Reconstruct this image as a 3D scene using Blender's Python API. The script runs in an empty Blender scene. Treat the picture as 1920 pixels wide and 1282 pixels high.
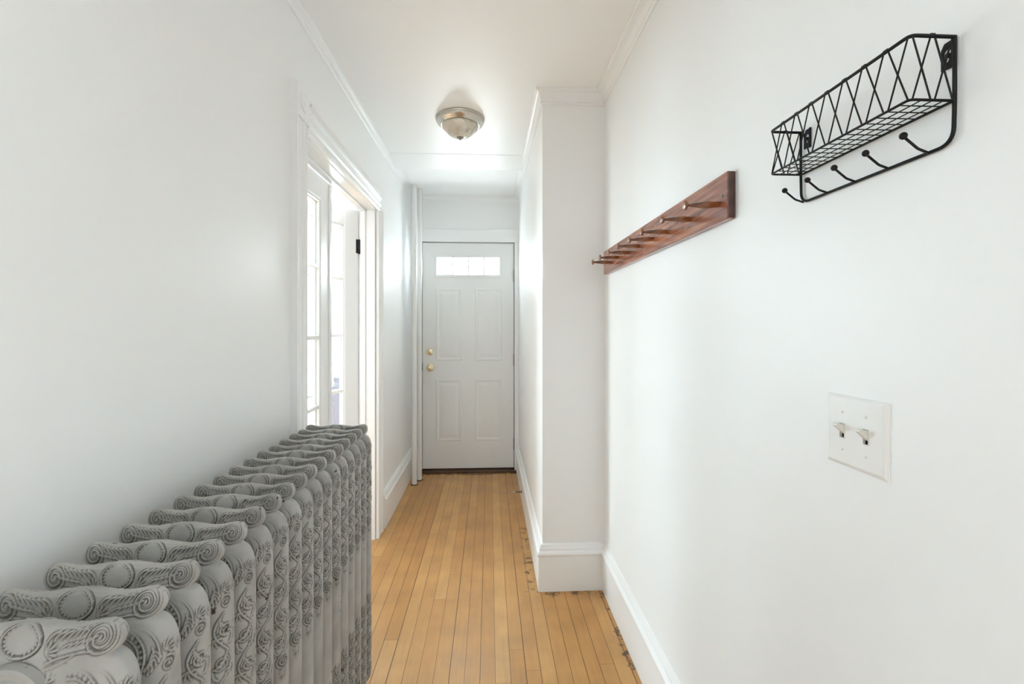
import bpy, math, random
import numpy as np
from mathutils import Vector

C = bpy.context.scene.collection
SC = bpy.context.scene
PI = math.pi
R = math.radians
rnd = random.Random(7)

# ------------------------------------------------------------------ camera
CAMZ = 1.305
YAW = math.atan(42.0 / 853.3)
cd = bpy.data.cameras.new('camera'); cam = bpy.data.objects.new('camera', cd); C.objects.link(cam)
cd.sensor_width = 36.0; cd.lens = 16.0; cd.clip_start = 0.02; cd.clip_end = 200
cd.shift_y = -29.0 / 1920.0
cam.location = (0, 0, CAMZ); cam.rotation_euler = (R(90), 0, -YAW)
SC.camera = cam

# ------------------------------------------------------------------ world and lights
w = bpy.data.worlds.new('daylight'); SC.world = w; w.use_nodes = True
bg = w.node_tree.nodes['Background']; bg.inputs[0].default_value = (0.80, 0.91, 1.0, 1); bg.inputs[1].default_value = 4.0

def area(name, loc, rot, sx, sy, power, col=(1, 1, 1)):
    l = bpy.data.lights.new(name, 'AREA'); l.shape = 'RECTANGLE'; l.size = sx; l.size_y = sy
    l.energy = power; l.color = col
    o = bpy.data.objects.new(name, l); C.objects.link(o); o.location = loc; o.rotation_euler = rot
    return o
# daylight from just outside the windows; the rear room pair is unseen, added fill
area('side_room_window_daylight', (-4.16, 3.85, 1.50), (0, R(-90), 0), 1.7, 2.0, 135, (0.75, 0.865, 1.0))
area('side_room_end_window_daylight', (-2.2, 5.38, 1.56), (R(-90), 0, 0), 2.3, 1.7, 200, (0.75, 0.865, 1.0))
area('rear_room_left_added_fill', (-2.66, -1.85, 1.50), (0, R(-90), 0), 1.7, 2.0, 7, (0.75, 0.865, 1.0))
area('rear_room_right_added_fill', (2.66, -1.85, 1.50), (0, R(90), 0), 1.7, 2.0, 12, (0.75, 0.865, 1.0))
area('entry_door_lite_daylight', (-0.19, 4.20, 1.85), (R(-90), 0, 0), 0.58, 0.16, 6, (0.86, 0.95, 1.0))

SC.view_settings.view_transform = 'Standard'; SC.view_settings.look = 'None'
SC.view_settings.gamma = 1.0; SC.view_settings.use_curve_mapping = False
SC.view_settings.exposure = 0.97
SC.cycles.max_bounces = 16; SC.cycles.diffuse_bounces = 10; SC.cycles.glossy_bounces = 6
SC.cycles.transparent_max_bounces = 16
SC.cycles.sample_clamp_indirect = 6.0

# ------------------------------------------------------------------ materials
def mat(name, col, rough=0.5, metal=0.0, spec=0.5, bump=0.0, bscale=60, coat=0.0, var=0.0, vscale=8):
    m = bpy.data.materials.new(name); m.use_nodes = True
    nt = m.node_tree; b = nt.nodes['Principled BSDF']
    b.inputs['Base Color'].default_value = (*col, 1); b.inputs['Roughness'].default_value = rough
    b.inputs['Metallic'].default_value = metal; b.inputs['Specular IOR Level'].default_value = spec
    b.inputs['Coat Weight'].default_value = coat
    tc = nt.nodes.new('ShaderNodeTexCoord')
    if bump:
        n = nt.nodes.new('ShaderNodeTexNoise'); n.inputs['Scale'].default_value = bscale; n.inputs['Detail'].default_value = 3
        nt.links.new(tc.outputs['Object'], n.inputs['Vector'])
        bp = nt.nodes.new('ShaderNodeBump'); bp.inputs['Strength'].default_value = bump; bp.inputs['Distance'].default_value = 0.002
        nt.links.new(n.outputs['Fac'], bp.inputs['Height']); nt.links.new(bp.outputs['Normal'], b.inputs['Normal'])
    if var:
        n = nt.nodes.new('ShaderNodeTexNoise'); n.inputs['Scale'].default_value = vscale; n.inputs['Detail'].default_value = 4
        nt.links.new(tc.outputs['Object'], n.inputs['Vector'])
        mx = nt.nodes.new('ShaderNodeMix'); mx.data_type = 'RGBA'
        mx.inputs['A'].default_value = (*[c * (1 - var) for c in col], 1); mx.inputs['B'].default_value = (*[min(1, c * (1 + var)) for c in col], 1)
        nt.links.new(n.outputs['Fac'], mx.inputs['Factor']); nt.links.new(mx.outputs['Result'], b.inputs['Base Color'])
    return m

M = {}
M['wall'] = mat('white wall paint', (0.87, 0.877, 0.88), 0.40, spec=0.42, bump=0.25, bscale=9)
M['ceiling'] = mat('white ceiling paint', (0.90, 0.908, 0.91), 0.40, spec=0.5, bump=0.3, bscale=5)
M['trim'] = mat('white gloss trim paint', (0.87, 0.878, 0.882), 0.3, spec=0.5, bump=0.08, bscale=25)
M['door'] = mat('white door enamel', (0.80, 0.805, 0.80), 0.35)
M['black_iron'] = mat('black powder coated wire', (0.004, 0.004, 0.0045), 0.5, spec=0.3)
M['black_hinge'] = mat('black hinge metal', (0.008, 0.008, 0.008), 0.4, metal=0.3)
M['steel'] = mat('dull steel', (0.22, 0.215, 0.205), 0.4, metal=0.8)
M['brass'] = mat('polished brass', (0.88, 0.75, 0.50), 0.18, metal=1.0, var=0.12, vscale=60)
M['nickel'] = mat('brushed pewter metal', (0.58, 0.54, 0.49), 0.27, metal=0.95, var=0.15, vscale=30)
M['finial'] = mat('dull grey finial metal', (0.30, 0.28, 0.27), 0.4, metal=0.8)
M['plate'] = mat('white switch plastic', (0.80, 0.80, 0.79), 0.25)
M['toggle'] = mat('ivory toggle plastic', (0.70, 0.69, 0.64), 0.3)
M['dark'] = mat('painted gap and hole shade', (0.02, 0.018, 0.016), 0.8)
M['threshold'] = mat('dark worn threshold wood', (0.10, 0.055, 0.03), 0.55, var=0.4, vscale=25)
M['pipe'] = mat('white pipe paint', (0.80, 0.80, 0.79), 0.25)
M['rubber'] = mat('cream rubber tip', (0.80, 0.72, 0.60), 0.5)
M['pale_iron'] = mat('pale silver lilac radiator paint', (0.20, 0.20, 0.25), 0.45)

def glass_mat():
    m = bpy.data.materials.new('clear window glass'); m.use_nodes = True; nt = m.node_tree
    for n in list(nt.nodes): nt.nodes.remove(n)
    out = nt.nodes.new('ShaderNodeOutputMaterial'); t = nt.nodes.new('ShaderNodeBsdfTransparent'); t.inputs[0].default_value = (0.96, 0.98, 0.97, 1)
    g = nt.nodes.new('ShaderNodeBsdfGlossy'); g.inputs['Roughness'].default_value = 0.02
    lw = nt.nodes.new('ShaderNodeLayerWeight'); lw.inputs['Blend'].default_value = 0.5
    pw = nt.nodes.new('ShaderNodeMath'); pw.operation = 'POWER'; pw.inputs[1].default_value = 5.0
    f = nt.nodes.new('ShaderNodeMath'); f.operation = 'MULTIPLY_ADD'; f.inputs[1].default_value = 0.9; f.inputs[2].default_value = 0.03
    nt.links.new(lw.outputs['Facing'], pw.inputs[0]); nt.links.new(pw.outputs[0], f.inputs[0])
    mx = nt.nodes.new('ShaderNodeMixShader')
    nt.links.new(f.outputs[0], mx.inputs[0]); nt.links.new(t.outputs[0], mx.inputs[1]); nt.links.new(g.outputs[0], mx.inputs[2])
    nt.links.new(mx.outputs[0], out.inputs[0])
    return m
M['glass'] = glass_mat()

def bowl_mat():
    m = mat('alabaster swirl glass', (0.62, 0.58, 0.50), 0.2, spec=0.5)
    nt = m.node_tree; b = nt.nodes['Principled BSDF']
    tc = nt.nodes.new('ShaderNodeTexCoord'); n = nt.nodes.new('ShaderNodeTexNoise')
    n.inputs['Scale'].default_value = 9; n.inputs['Detail'].default_value = 5; n.inputs['Distortion'].default_value = 1.8
    r = nt.nodes.new('ShaderNodeValToRGB'); r.color_ramp.elements[0].color = (0.40, 0.36, 0.30, 1); r.color_ramp.elements[1].color = (0.78, 0.75, 0.66, 1)
    r.color_ramp.elements[0].position = 0.3; r.color_ramp.elements[1].position = 0.65
    nt.links.new(tc.outputs['Object'], n.inputs['Vector']); nt.links.new(n.outputs['Fac'], r.inputs[0]); nt.links.new(r.outputs[0], b.inputs['Base Color'])
    b.inputs['Subsurface Weight'].default_value = 0.15; b.inputs['Subsurface Radius'].default_value = (0.02, 0.02, 0.02)
    return m
M['bowl'] = bowl_mat()

def wood_mat(name, cols, scale, rough, axis_stretch):
    m = mat(name, cols[1], rough, coat=0.6); nt = m.node_tree; b = nt.nodes['Principled BSDF']
    b.inputs['Coat Roughness'].default_value = 0.18
    tc = nt.nodes.new('ShaderNodeTexCoord'); mp = nt.nodes.new('ShaderNodeMapping'); mp.inputs['Scale'].default_value = axis_stretch
    n = nt.nodes.new('ShaderNodeTexNoise'); n.inputs['Scale'].default_value = scale; n.inputs['Detail'].default_value = 5; n.inputs['Distortion'].default_value = 0.6
    r = nt.nodes.new('ShaderNodeValToRGB'); e = r.color_ramp.elements
    e[0].position = 0.33; e[0].color = (*cols[0], 1); e[1].position = 0.68; e[1].color = (*cols[2], 1)
    x = e.new(0.5); x.color = (*cols[1], 1)
    nt.links.new(tc.outputs['Object'], mp.inputs[0]); nt.links.new(mp.outputs[0], n.inputs['Vector'])
    nt.links.new(n.outputs['Fac'], r.inputs[0]); nt.links.new(r.outputs[0], b.inputs['Base Color'])
    return m
M['cherry'] = wood_mat('reddish stained wood', ((0.15, 0.042, 0.022), (0.27, 0.085, 0.045), (0.46, 0.18, 0.085)), 10, 0.26, (9, 0.45, 9))
M['cherry_end'] = wood_mat('dark end grain', ((0.035, 0.012, 0.008), (0.06, 0.02, 0.012), (0.09, 0.03, 0.018)), 40, 0.4, (1, 1, 1))
M['peg'] = wood_mat('amber turned wood', ((0.10, 0.028, 0.010), (0.24, 0.075, 0.020), (0.42, 0.16, 0.05)), 22, 0.25, (1, 5, 5))

def iron_mat(name, base, dark):
    m = mat(name, base, 0.52); nt = m.node_tree; b = nt.nodes['Principled BSDF']; L = nt.links.new
    tc = nt.nodes.new('ShaderNodeTexCoord')
    n = nt.nodes.new('ShaderNodeTexNoise'); n.inputs['Scale'].default_value = 14; n.inputs['Detail'].default_value = 6
    L(tc.outputs['Object'], n.inputs['Vector'])
    r = nt.nodes.new('ShaderNodeValToRGB'); e = r.color_ramp.elements
    e[0].position = 0.35; e[0].color = (*[c * 0.86 for c in base], 1); e[1].position = 0.65; e[1].color = (*[c * 1.12 for c in base], 1)
    L(n.outputs['Fac'], r.inputs[0])
    pr = nt.nodes.new('ShaderNodeAttribute'); pr.attribute_name = 'relief_hollow'
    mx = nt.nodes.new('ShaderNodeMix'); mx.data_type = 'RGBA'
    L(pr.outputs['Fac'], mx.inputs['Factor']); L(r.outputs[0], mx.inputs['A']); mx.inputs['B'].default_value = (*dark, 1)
    n2 = nt.nodes.new('ShaderNodeTexNoise'); n2.inputs['Scale'].default_value = 38; n2.inputs['Detail'].default_value = 3
    oi = nt.nodes.new('ShaderNodeObjectInfo'); cmb = nt.nodes.new('ShaderNodeVectorMath'); cmb.operation = 'ADD'
    sc = nt.nodes.new('ShaderNodeMath'); sc.operation = 'MULTIPLY'; sc.inputs[1].default_value = 40
    L(oi.outputs['Random'], sc.inputs[0]); L(tc.outputs['Object'], cmb.inputs[0]); L(sc.outputs[0], cmb.inputs[1])
    L(cmb.outputs[0], n2.inputs['Vector']); L(cmb.outputs[0], n.inputs['Vector'])
    r2 = nt.nodes.new('ShaderNodeValToRGB'); k = r2.color_ramp.elements
    k[0].position = 0.70; k[0].color = (0, 0, 0, 1); k[1].position = 0.735; k[1].color = (1, 1, 1, 1)
    L(n2.outputs['Fac'], r2.inputs[0])
    mx2 = nt.nodes.new('ShaderNodeMix'); mx2.data_type = 'RGBA'; mx2.inputs['B'].default_value = (0.05, 0.03, 0.018, 1)
    L(r2.outputs[0], mx2.inputs['Factor']); L(mx.outputs['Result'], mx2.inputs['A']); L(mx2.outputs['Result'], b.inputs['Base Color'])
    n3 = nt.nodes.new('ShaderNodeTexNoise'); n3.inputs['Scale'].default_value = 260; n3.inputs['Detail'].default_value = 2
    L(tc.outputs['Object'], n3.inputs['Vector'])
    bp = nt.nodes.new('ShaderNodeBump'); bp.inputs['Strength'].default_value = 0.25; bp.inputs['Distance'].default_value = 0.0008
    L(n3.outputs['Fac'], bp.inputs['Height']); L(bp.outputs[0], b.inputs['Normal'])
    return m
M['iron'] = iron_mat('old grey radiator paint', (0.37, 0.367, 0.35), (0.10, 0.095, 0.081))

def floor_mat():
    m = mat('honey maple strip floor', (0.5, 0.3, 0.12), 0.33); nt = m.node_tree; b = nt.nodes['Principled BSDF']; L = nt.links.new
    def mth(op, a, bb=None, c=None):
        n = nt.nodes.new('ShaderNodeMath'); n.operation = op
        for i, v in enumerate((a, bb, c)):
            if v is None: continue
            if isinstance(v, (int, float)): n.inputs[i].default_value = v
            else: L(v, n.inputs[i])
        return n.outputs[0]
    tc = nt.nodes.new('ShaderNodeTexCoord'); sp = nt.nodes.new('ShaderNodeSeparateXYZ'); L(tc.outputs['Object'], sp.inputs[0])
    X, Y = sp.outputs[0], sp.outputs[1]
    W = 0.0575
    kx = mth('DIVIDE', mth('ADD', X, 0.037 + W * 200), W)
    k = mth('FLOOR', kx); fx = mth('FRACT', kx)
    wn = nt.nodes.new('ShaderNodeTexWhiteNoise'); wn.noise_dimensions = '1D'; L(k, wn.inputs['W'])
    ky = mth('ADD', mth('DIVIDE', Y, 1.9), mth('MULTIPLY', wn.outputs['Value'], 7.3))
    j = mth('FLOOR', ky); fy = mth('FRACT', ky)
    cmb = nt.nodes.new('ShaderNodeCombineXYZ'); L(k, cmb.inputs[0]); L(j, cmb.inputs[1])
    w2 = nt.nodes.new('ShaderNodeTexWhiteNoise'); w2.noise_dimensions = '2D'; L(cmb.outputs[0], w2.inputs['Vector'])
    ramp = nt.nodes.new('ShaderNodeValToRGB'); e = ramp.color_ramp.elements
    e[0].position = 0.0; e[0].color = (0.47, 0.235, 0.075, 1); e[1].position = 1.0; e[1].color = (0.56, 0.315, 0.115, 1)
    x1 = e.new(0.45); x1.color = (0.50, 0.262, 0.088, 1)
    L(w2.outputs['Value'], ramp.inputs[0])
    # grain along the strip
    off = nt.nodes.new('ShaderNodeCombineXYZ'); L(mth('MULTIPLY', X, 26.0), off.inputs[0]); L(mth('ADD', mth('MULTIPLY', Y, 2.2), mth('MULTIPLY', w2.outputs['Value'], 31)), off.inputs[1])
    gn = nt.nodes.new('ShaderNodeTexNoise'); gn.inputs['Scale'].default_value = 2.4; gn.inputs['Detail'].default_value = 6; L(off.outputs[0], gn.inputs['Vector'])
    bl = nt.nodes.new('ShaderNodeTexNoise'); bl.inputs['Scale'].default_value = 6.5; bl.inputs['Detail'].default_value = 5; L(tc.outputs['Object'], bl.inputs['Vector'])
    f = mth('ADD', mth('MULTIPLY', gn.outputs['Fac'], 0.28), mth('MULTIPLY', bl.outputs['Fac'], 0.62)); f = mth('ADD', f, 0.56)
    mul = nt.nodes.new('ShaderNodeVectorMath'); mul.operation = 'SCALE'; L(ramp.outputs[0], mul.inputs[0]); L(f, mul.inputs['Scale'])
    # gaps between strips, of a width that varies from strip to strip
    wn3 = nt.nodes.new('ShaderNodeTexWhiteNoise'); wn3.noise_dimensions = '1D'; L(mth('ADD', k, 91.3), wn3.inputs['W'])
    ln = nt.nodes.new('ShaderNodeTexNoise'); ln.inputs['Scale'].default_value = 1.6; L(tc.outputs['Object'], ln.inputs['Vector'])
    gw = mth('ADD', mth('MULTIPLY', mth('POWER', wn3.outputs['Value'], 2.0), 0.032), mth('MULTIPLY', ln.outputs['Fac'], 0.042))
    gap = mth('LESS_THAN', fx, mth('ADD', gw, 0.008))
    gapy = mth('LESS_THAN', fy, 0.0009)
    g = mth('MAXIMUM', mth('MULTIPLY', gap, 0.9), mth('MULTIPLY', gapy, 0.6))
    mx = nt.nodes.new('ShaderNodeMix'); mx.data_type = 'RGBA'; L(g, mx.inputs['Factor']); L(mul.outputs[0], mx.inputs['A']); mx.inputs['B'].default_value = (0.075, 0.032, 0.012, 1)
    # old glue and dirt left along the skirting edges
    def smooth(v, lo, hi):
        n = nt.nodes.new('ShaderNodeMapRange'); n.interpolation_type = 'SMOOTHSTEP'; L(v, n.inputs['Value'])
        n.inputs['From Min'].default_value = lo; n.inputs['From Max'].default_value = hi; return n.outputs[0]
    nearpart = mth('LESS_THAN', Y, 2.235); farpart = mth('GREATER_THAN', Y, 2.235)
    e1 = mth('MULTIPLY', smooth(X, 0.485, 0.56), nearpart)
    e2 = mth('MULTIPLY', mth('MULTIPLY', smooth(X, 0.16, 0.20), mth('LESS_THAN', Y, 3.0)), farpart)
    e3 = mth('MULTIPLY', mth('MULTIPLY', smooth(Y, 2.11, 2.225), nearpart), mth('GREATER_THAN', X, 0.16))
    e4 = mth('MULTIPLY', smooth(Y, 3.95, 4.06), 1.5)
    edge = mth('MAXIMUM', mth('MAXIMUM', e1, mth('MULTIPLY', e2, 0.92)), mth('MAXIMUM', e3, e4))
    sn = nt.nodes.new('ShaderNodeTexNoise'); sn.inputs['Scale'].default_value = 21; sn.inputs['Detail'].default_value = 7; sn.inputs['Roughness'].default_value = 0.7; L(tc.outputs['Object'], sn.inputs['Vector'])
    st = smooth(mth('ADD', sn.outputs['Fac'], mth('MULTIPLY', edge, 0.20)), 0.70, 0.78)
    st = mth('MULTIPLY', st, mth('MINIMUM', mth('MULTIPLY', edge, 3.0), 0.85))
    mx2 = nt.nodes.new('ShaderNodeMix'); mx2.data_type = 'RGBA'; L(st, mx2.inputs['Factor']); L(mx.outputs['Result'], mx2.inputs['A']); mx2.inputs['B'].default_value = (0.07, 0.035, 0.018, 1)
    # small dents and grey scuffs
    sp2 = nt.nodes.new('ShaderNodeTexNoise'); sp2.inputs['Scale'].default_value = 55; sp2.inputs['Detail'].default_value = 2; L(tc.outputs['Object'], sp2.inputs['Vector'])
    s3 = mth('MULTIPLY', smooth(sp2.outputs['Fac'], 0.755, 0.80), 0.55)
    mx3 = nt.nodes.new('ShaderNodeMix'); mx3.data_type = 'RGBA'; L(s3, mx3.inputs['Factor']); L(mx2.outputs['Result'], mx3.inputs['A']); mx3.inputs['B'].default_value = (0.14, 0.08, 0.04, 1)
    L(mx3.outputs['Result'], b.inputs['Base Color'])
    bp = nt.nodes.new('ShaderNodeBump'); bp.inputs['Strength'].default_value = 0.5; bp.inputs['Distance'].default_value = 0.001; bp.invert = True
    L(mth('ADD', g, mth('MULTIPLY', gn.outputs['Fac'], 0.15)), bp.inputs['Height']); L(bp.outputs[0], b.inputs['Normal'])
    L(mth('ADD', mth('MULTIPLY', bl.outputs['Fac'], 0.25), 0.24), b.inputs['Roughness'])
    return m
M['floor'] = floor_mat()

# ------------------------------------------------------------------ mesh helpers
class MB:
    def __init__(s): s.v = []; s.f = []; s.sm = []
    def add(s, vs, fs, smooth=False):
        o = len(s.v); s.v += [tuple(p) for p in vs]; s.f += [tuple(i + o for i in f) for f in fs]; s.sm += [smooth] * len(fs); return s
    def box(s, x0, x1, y0, y1, z0, z1):
        x0, x1 = min(x0, x1), max(x0, x1); y0, y1 = min(y0, y1), max(y0, y1); z0, z1 = min(z0, z1), max(z0, z1)
        v = [(x0, y0, z0), (x1, y0, z0), (x1, y1, z0), (x0, y1, z0), (x0, y0, z1), (x1, y0, z1), (x1, y1, z1), (x0, y1, z1)]
        return s.add(v, [(0, 3, 2, 1), (4, 5, 6, 7), (0, 1, 5, 4), (1, 2, 6, 5), (2, 3, 7, 6), (3, 0, 4, 7)])
    def prism(s, prof, o, u, v, d, smooth=False):
        """profile points (a,b) -> o + a*u + b*v, pushed along the vector d"""
        o, u, v, d = map(Vector, (o, u, v, d)); n = len(prof)
        p = [o + u * a + v * b for a, b in prof]; q = [x + d for x in p]
        s.add(p + q, [(i, (i + 1) % n, n + (i + 1) % n, n + i) for i in range(n)], smooth)
        return s.add(p + q, [tuple(range(n))[::-1], tuple(range(n, 2 * n))])
    def lathe(s, prof, o, axis, seg=32, smooth=True):
        """profile (radius, distance along axis)"""
        o = Vector(o); ax = Vector(axis).normalized(); u = ax.orthogonal().normalized(); w_ = ax.cross(u)
        vs = []; n = len(prof)
        for r, h in prof:
            for k in range(seg):
                a = 2 * PI * k / seg; vs.append(o + ax * h + (u * math.cos(a) + w_ * math.sin(a)) * r)
        fs = [(i * seg + k, i * seg + (k + 1) % seg, (i + 1) * seg + (k + 1) % seg, (i + 1) * seg + k) for i in range(n - 1) for k in range(seg)]
        s.add(vs, fs, smooth)
        return s.add(vs[:seg] + vs[-seg:], [tuple(range(seg))[::-1], tuple(range(seg, 2 * seg))])
    def tube(s, path, r, seg=10, closed=False):
        P = [Vector(p) for p in path]; n = len(P); vs = []
        T = []
        for i in range(n):
            a = P[i - 1] if (i or closed) else P[i]; b = P[(i + 1) % n] if (i < n - 1 or closed) else P[i]
            T.append((b - a).normalized())
        u = T[0].orthogonal().normalized()
        for i in range(n):
            u = (u - T[i] * u.dot(T[i])).normalized(); w_ = T[i].cross(u)
            rr = r[i] if isinstance(r, (list, tuple)) else r
            for k in range(seg):
                a = 2 * PI * k / seg; vs.append(P[i] + (u * math.cos(a) + w_ * math.sin(a)) * rr)
        m = n if closed else n - 1
        fs = [(i * seg + k, i * seg + (k + 1) % seg, ((i + 1) % n) * seg + (k + 1) % seg, ((i + 1) % n) * seg + k) for i in range(m) for k in range(seg)]
        s.add(vs, fs, True)
        if not closed: s.add(vs[:seg] + vs[-seg:], [tuple(range(seg))[::-1], tuple(range(seg, 2 * seg))])
        return s
    def ball(s, c, r, seg=14):
        prof = [(max(1e-5, r * math.sin(PI * i / 8)), -r * math.cos(PI * i / 8)) for i in range(9)]
        return s.lathe(prof, c, (0, 0, 1), seg)
    def build(s, name, m, parent=None, bevel=0.0, seg=2, recalc=True):
        me = bpy.data.meshes.new(name); me.from_pydata(s.v, [], s.f)
        me.polygons.foreach_set('use_smooth', s.sm); me.update()
        if recalc:
            import bmesh
            bm = bmesh.new(); bm.from_mesh(me); bmesh.ops.recalc_face_normals(bm, faces=bm.faces[:]); bm.to_mesh(me); bm.free()
        me.materials.append(m)
        o = bpy.data.objects.new(name, me); C.objects.link(o)
        if parent: o.parent = parent
        if bevel:
            b = o.modifiers.new('bevel', 'BEVEL'); b.width = bevel; b.segments = seg; b.limit_method = 'ANGLE'; b.angle_limit = R(40)
        return o

def thing(name, label, cat, loc=(0, 0, 0), group=None, kind=None):
    o = bpy.data.objects.new(name, None); C.objects.link(o); o.location = loc; o.empty_display_size = 0.05
    o['label'] = label; o['category'] = cat
    if group: o['group'] = group
    if kind: o['kind'] = kind
    return o
def struct(o, label=None, cat=None):
    o['kind'] = 'structure'
    if label: o['label'] = label
    if cat: o['category'] = cat
    return o
def fillet(path, rad, n=5):
    P = [Vector(p) for p in path]; out = [P[0]]
    for i in range(1, len(P) - 1):
        a = (P[i - 1] - P[i]); b = (P[i + 1] - P[i]); r = min(rad, a.length * 0.49, b.length * 0.49)
        p0 = P[i] + a.normalized() * r; p1 = P[i] + b.normalized() * r
        for k in range(n + 1):
            t = k / n; out.append(p0 * (1 - t) ** 2 + P[i] * 2 * t * (1 - t) + p1 * t * t)
    out.append(P[-1]); return out

# ------------------------------------------------------------------ dimensions
XL, XR, XRN = -0.70, 0.262, 0.575      # left wall, far right wall, near right wall
YJ, YB = 2.25, 4.11                    # step in the right wall, end wall
ZC = CAMZ + 1.172                      # ceiling
WT = 0.13
OY0, OY1, OZ = 1.735, 2.83, 2.03       # opening in the left wall
DX0, DX1, DZ0, DZ1 = -0.602, 0.219, 0.028, 2.058   # entry door leaf

# ------------------------------------------------------------------ room shell
struct(MB().box(-4.2, 3.0, -3.4, 5.4, -0.06, 0).build('floor', M['floor']), 'narrow honey coloured strip wood floor running down the hallway', 'floor')
struct(MB().box(-4.2, 3.0, -3.4, 5.4, ZC, ZC + 0.06).build('ceiling', M['ceiling']), 'glossy white painted hallway ceiling', 'ceiling')
b = MB(); b.box(XL - WT, XL, -0.45, OY0, 0, ZC); b.box(XL - WT, XL, OY1, YB, 0, ZC); b.box(XL - WT, XL, OY0, OY1, OZ, ZC)
struct(b.build('wall_left', M['wall']), 'white left hallway wall with the french door opening', 'wall')
struct(MB().box(XRN, XRN + 0.12, -0.45, YJ, 0, ZC).build('wall_right', M['wall']), 'white near right wall that carries the coat hooks and switch', 'wall')
struct(MB().box(XR, XRN + 0.12, YJ, YB, 0, ZC).build('wall_right_far', M['wall']), 'white boxed-out right wall beyond the coat rack', 'wall')
b = MB(); b.box(XL - WT, DX0 - 0.006, YB, YB + 0.1, 0, ZC); b.box(DX1 + 0.006, XR + 0.2, YB, YB + 0.1, 0, ZC); b.box(DX0 - 0.006, DX1 + 0.006, YB, YB + 0.1, DZ1 + 0.006, ZC)
struct(b.build('wall_back', M['wall']), 'white end wall around the entry door', 'wall')
# broad shallow board across the ceiling where the side crowns end
YH = 3.10
prof = [(0, 0), (0.012, -0.003), (0.25, -0.022), (0.262, -0.016), (0.262, 0)]
struct(MB().prism([(a, ZC + h) for a, h in prof], (XL, YH, 0), (0, 1, 0), (0, 0, 1), (XR - XL, 0, 0)).build('trim_1', M['ceiling']), 'glossy white band board across the hallway ceiling', 'trim')
# soft plaster cove round the ceiling of the last bay
CR = 0.055
cv = [(0, 0), (CR, 0)] + [(CR - CR * math.sin(R(q)), -CR + CR * math.cos(R(q))) for q in range(4, 90, 4)] + [(0, -CR)]
for nm, st, dr, ou, ln, lb in (('trim_13', (XL, YB, ZC), (1, 0, 0), (0, -1, 0), XR - XL, 'soft plaster cove above the entry door'),
                               ('trim_14', (XL, YH + 0.262, ZC), (0, 1, 0), (1, 0, 0), YB - YH - 0.262, 'soft plaster cove over the heating pipes'),
                               ('trim_15', (XR, YH + 0.262, ZC), (0, 1, 0), (-1, 0, 0), YB - YH - 0.262, 'soft plaster cove at the top of the far right wall')):
    struct(MB().prism(cv, st, ou, (0, 0, 1), Vector(dr) * ln).build(nm, M['wall']), lb, 'trim')

def miter(name, pts, prof, z0, m, label, cat='trim', side=1):
    """sweep a wall profile (out, up) along plan points with mitred corners; 'out' is to the left of travel for side=1"""
    P = [Vector(p) for p in pts]; n = len(P); N = []
    for i in range(n - 1):
        d = (P[i + 1] - P[i]).normalized(); N.append(Vector((-d.y, d.x)) * side)
    O = []
    for i in range(n):
        if i == 0: O.append(N[0])
        elif i == n - 1: O.append(N[-1])
        else: q = (N[i - 1] + N[i]).normalized(); O.append(q / q.dot(N[i]))
    k = len(prof); vs = []
    for i in range(n):
        for a, h in prof: vs.append((P[i].x + O[i].x * a, P[i].y + O[i].y * a, z0 + h))
    fs = [(i * k + j, i * k + (j + 1) % k, (i + 1) * k + (j + 1) % k, (i + 1) * k + j) for i in range(n - 1) for j in range(k)]
    fs += [tuple(range(k)), tuple(range((n - 1) * k, n * k))[::-1]]
    return struct(MB().add(vs, fs).build(name, m), label, cat)
def crown_prof(p, drop):
    n = 7; pr = [(0, 0), (p, 0), (p, -0.010), (p - 0.003, -0.013)]
    for i in range(n + 1):
        a = R(90 * i / n); pr.append((p - 0.004 - (p - 0.011) * math.sin(a), -0.014 - (drop - 0.03) * (1 - math.cos(a))))
    return pr + [(0.010, -(drop - 0.012)), (0.012, -(drop - 0.006)), (0.006, -drop), (0, -drop)]
def base_prof(t):
    return [(0, 0), (t, 0), (t, 0.172), (t + 0.004, 0.176), (t + 0.005, 0.184), (t + 0.001, 0.192), (t - 0.005, 0.198), (t - 0.006, 0.207), (t - 0.010, 0.216), (t - 0.014, 0.226), (0, 0.228)]
def crown(name, start, direction, out, length, p, drop, label):
    n = 7; pr = [(0, 0), (p, 0), (p, -0.010), (p - 0.003, -0.013)]
    for i in range(n + 1):
        a = R(90 * i / n); pr.append((p - 0.004 - (p - 0.011) * math.sin(a), -0.014 - (drop - 0.03) * (1 - math.cos(a))))
    pr += [(0.010, -(drop - 0.012)), (0.012, -(drop - 0.006)), (0.006, -drop), (0, -drop)]
    d = Vector(direction) * length
    o = MB().prism(pr, (start[0], start[1], ZC), out, (0, 0, 1), d).build(name, M['trim'])
    return struct(o, label, 'trim')
crown('trim_2', (XL, -0.45), (0, 1, 0), (1, 0, 0), YH + 0.26 + 0.45, 0.022, 0.052, 'white crown moulding along the top of the left wall')
miter('trim_3', [(XR, YH + 0.26), (XR, YJ), (XRN, YJ)], crown_prof(0.037, 0.072), ZC, M['trim'], 'white crown moulding around the boxed-out right wall', side=-1)
crown('trim_5', (XRN, -0.45), (0, 1, 0), (-1, 0, 0), YJ + 0.45, 0.045, 0.062, 'white crown moulding along the near right wall')

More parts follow.
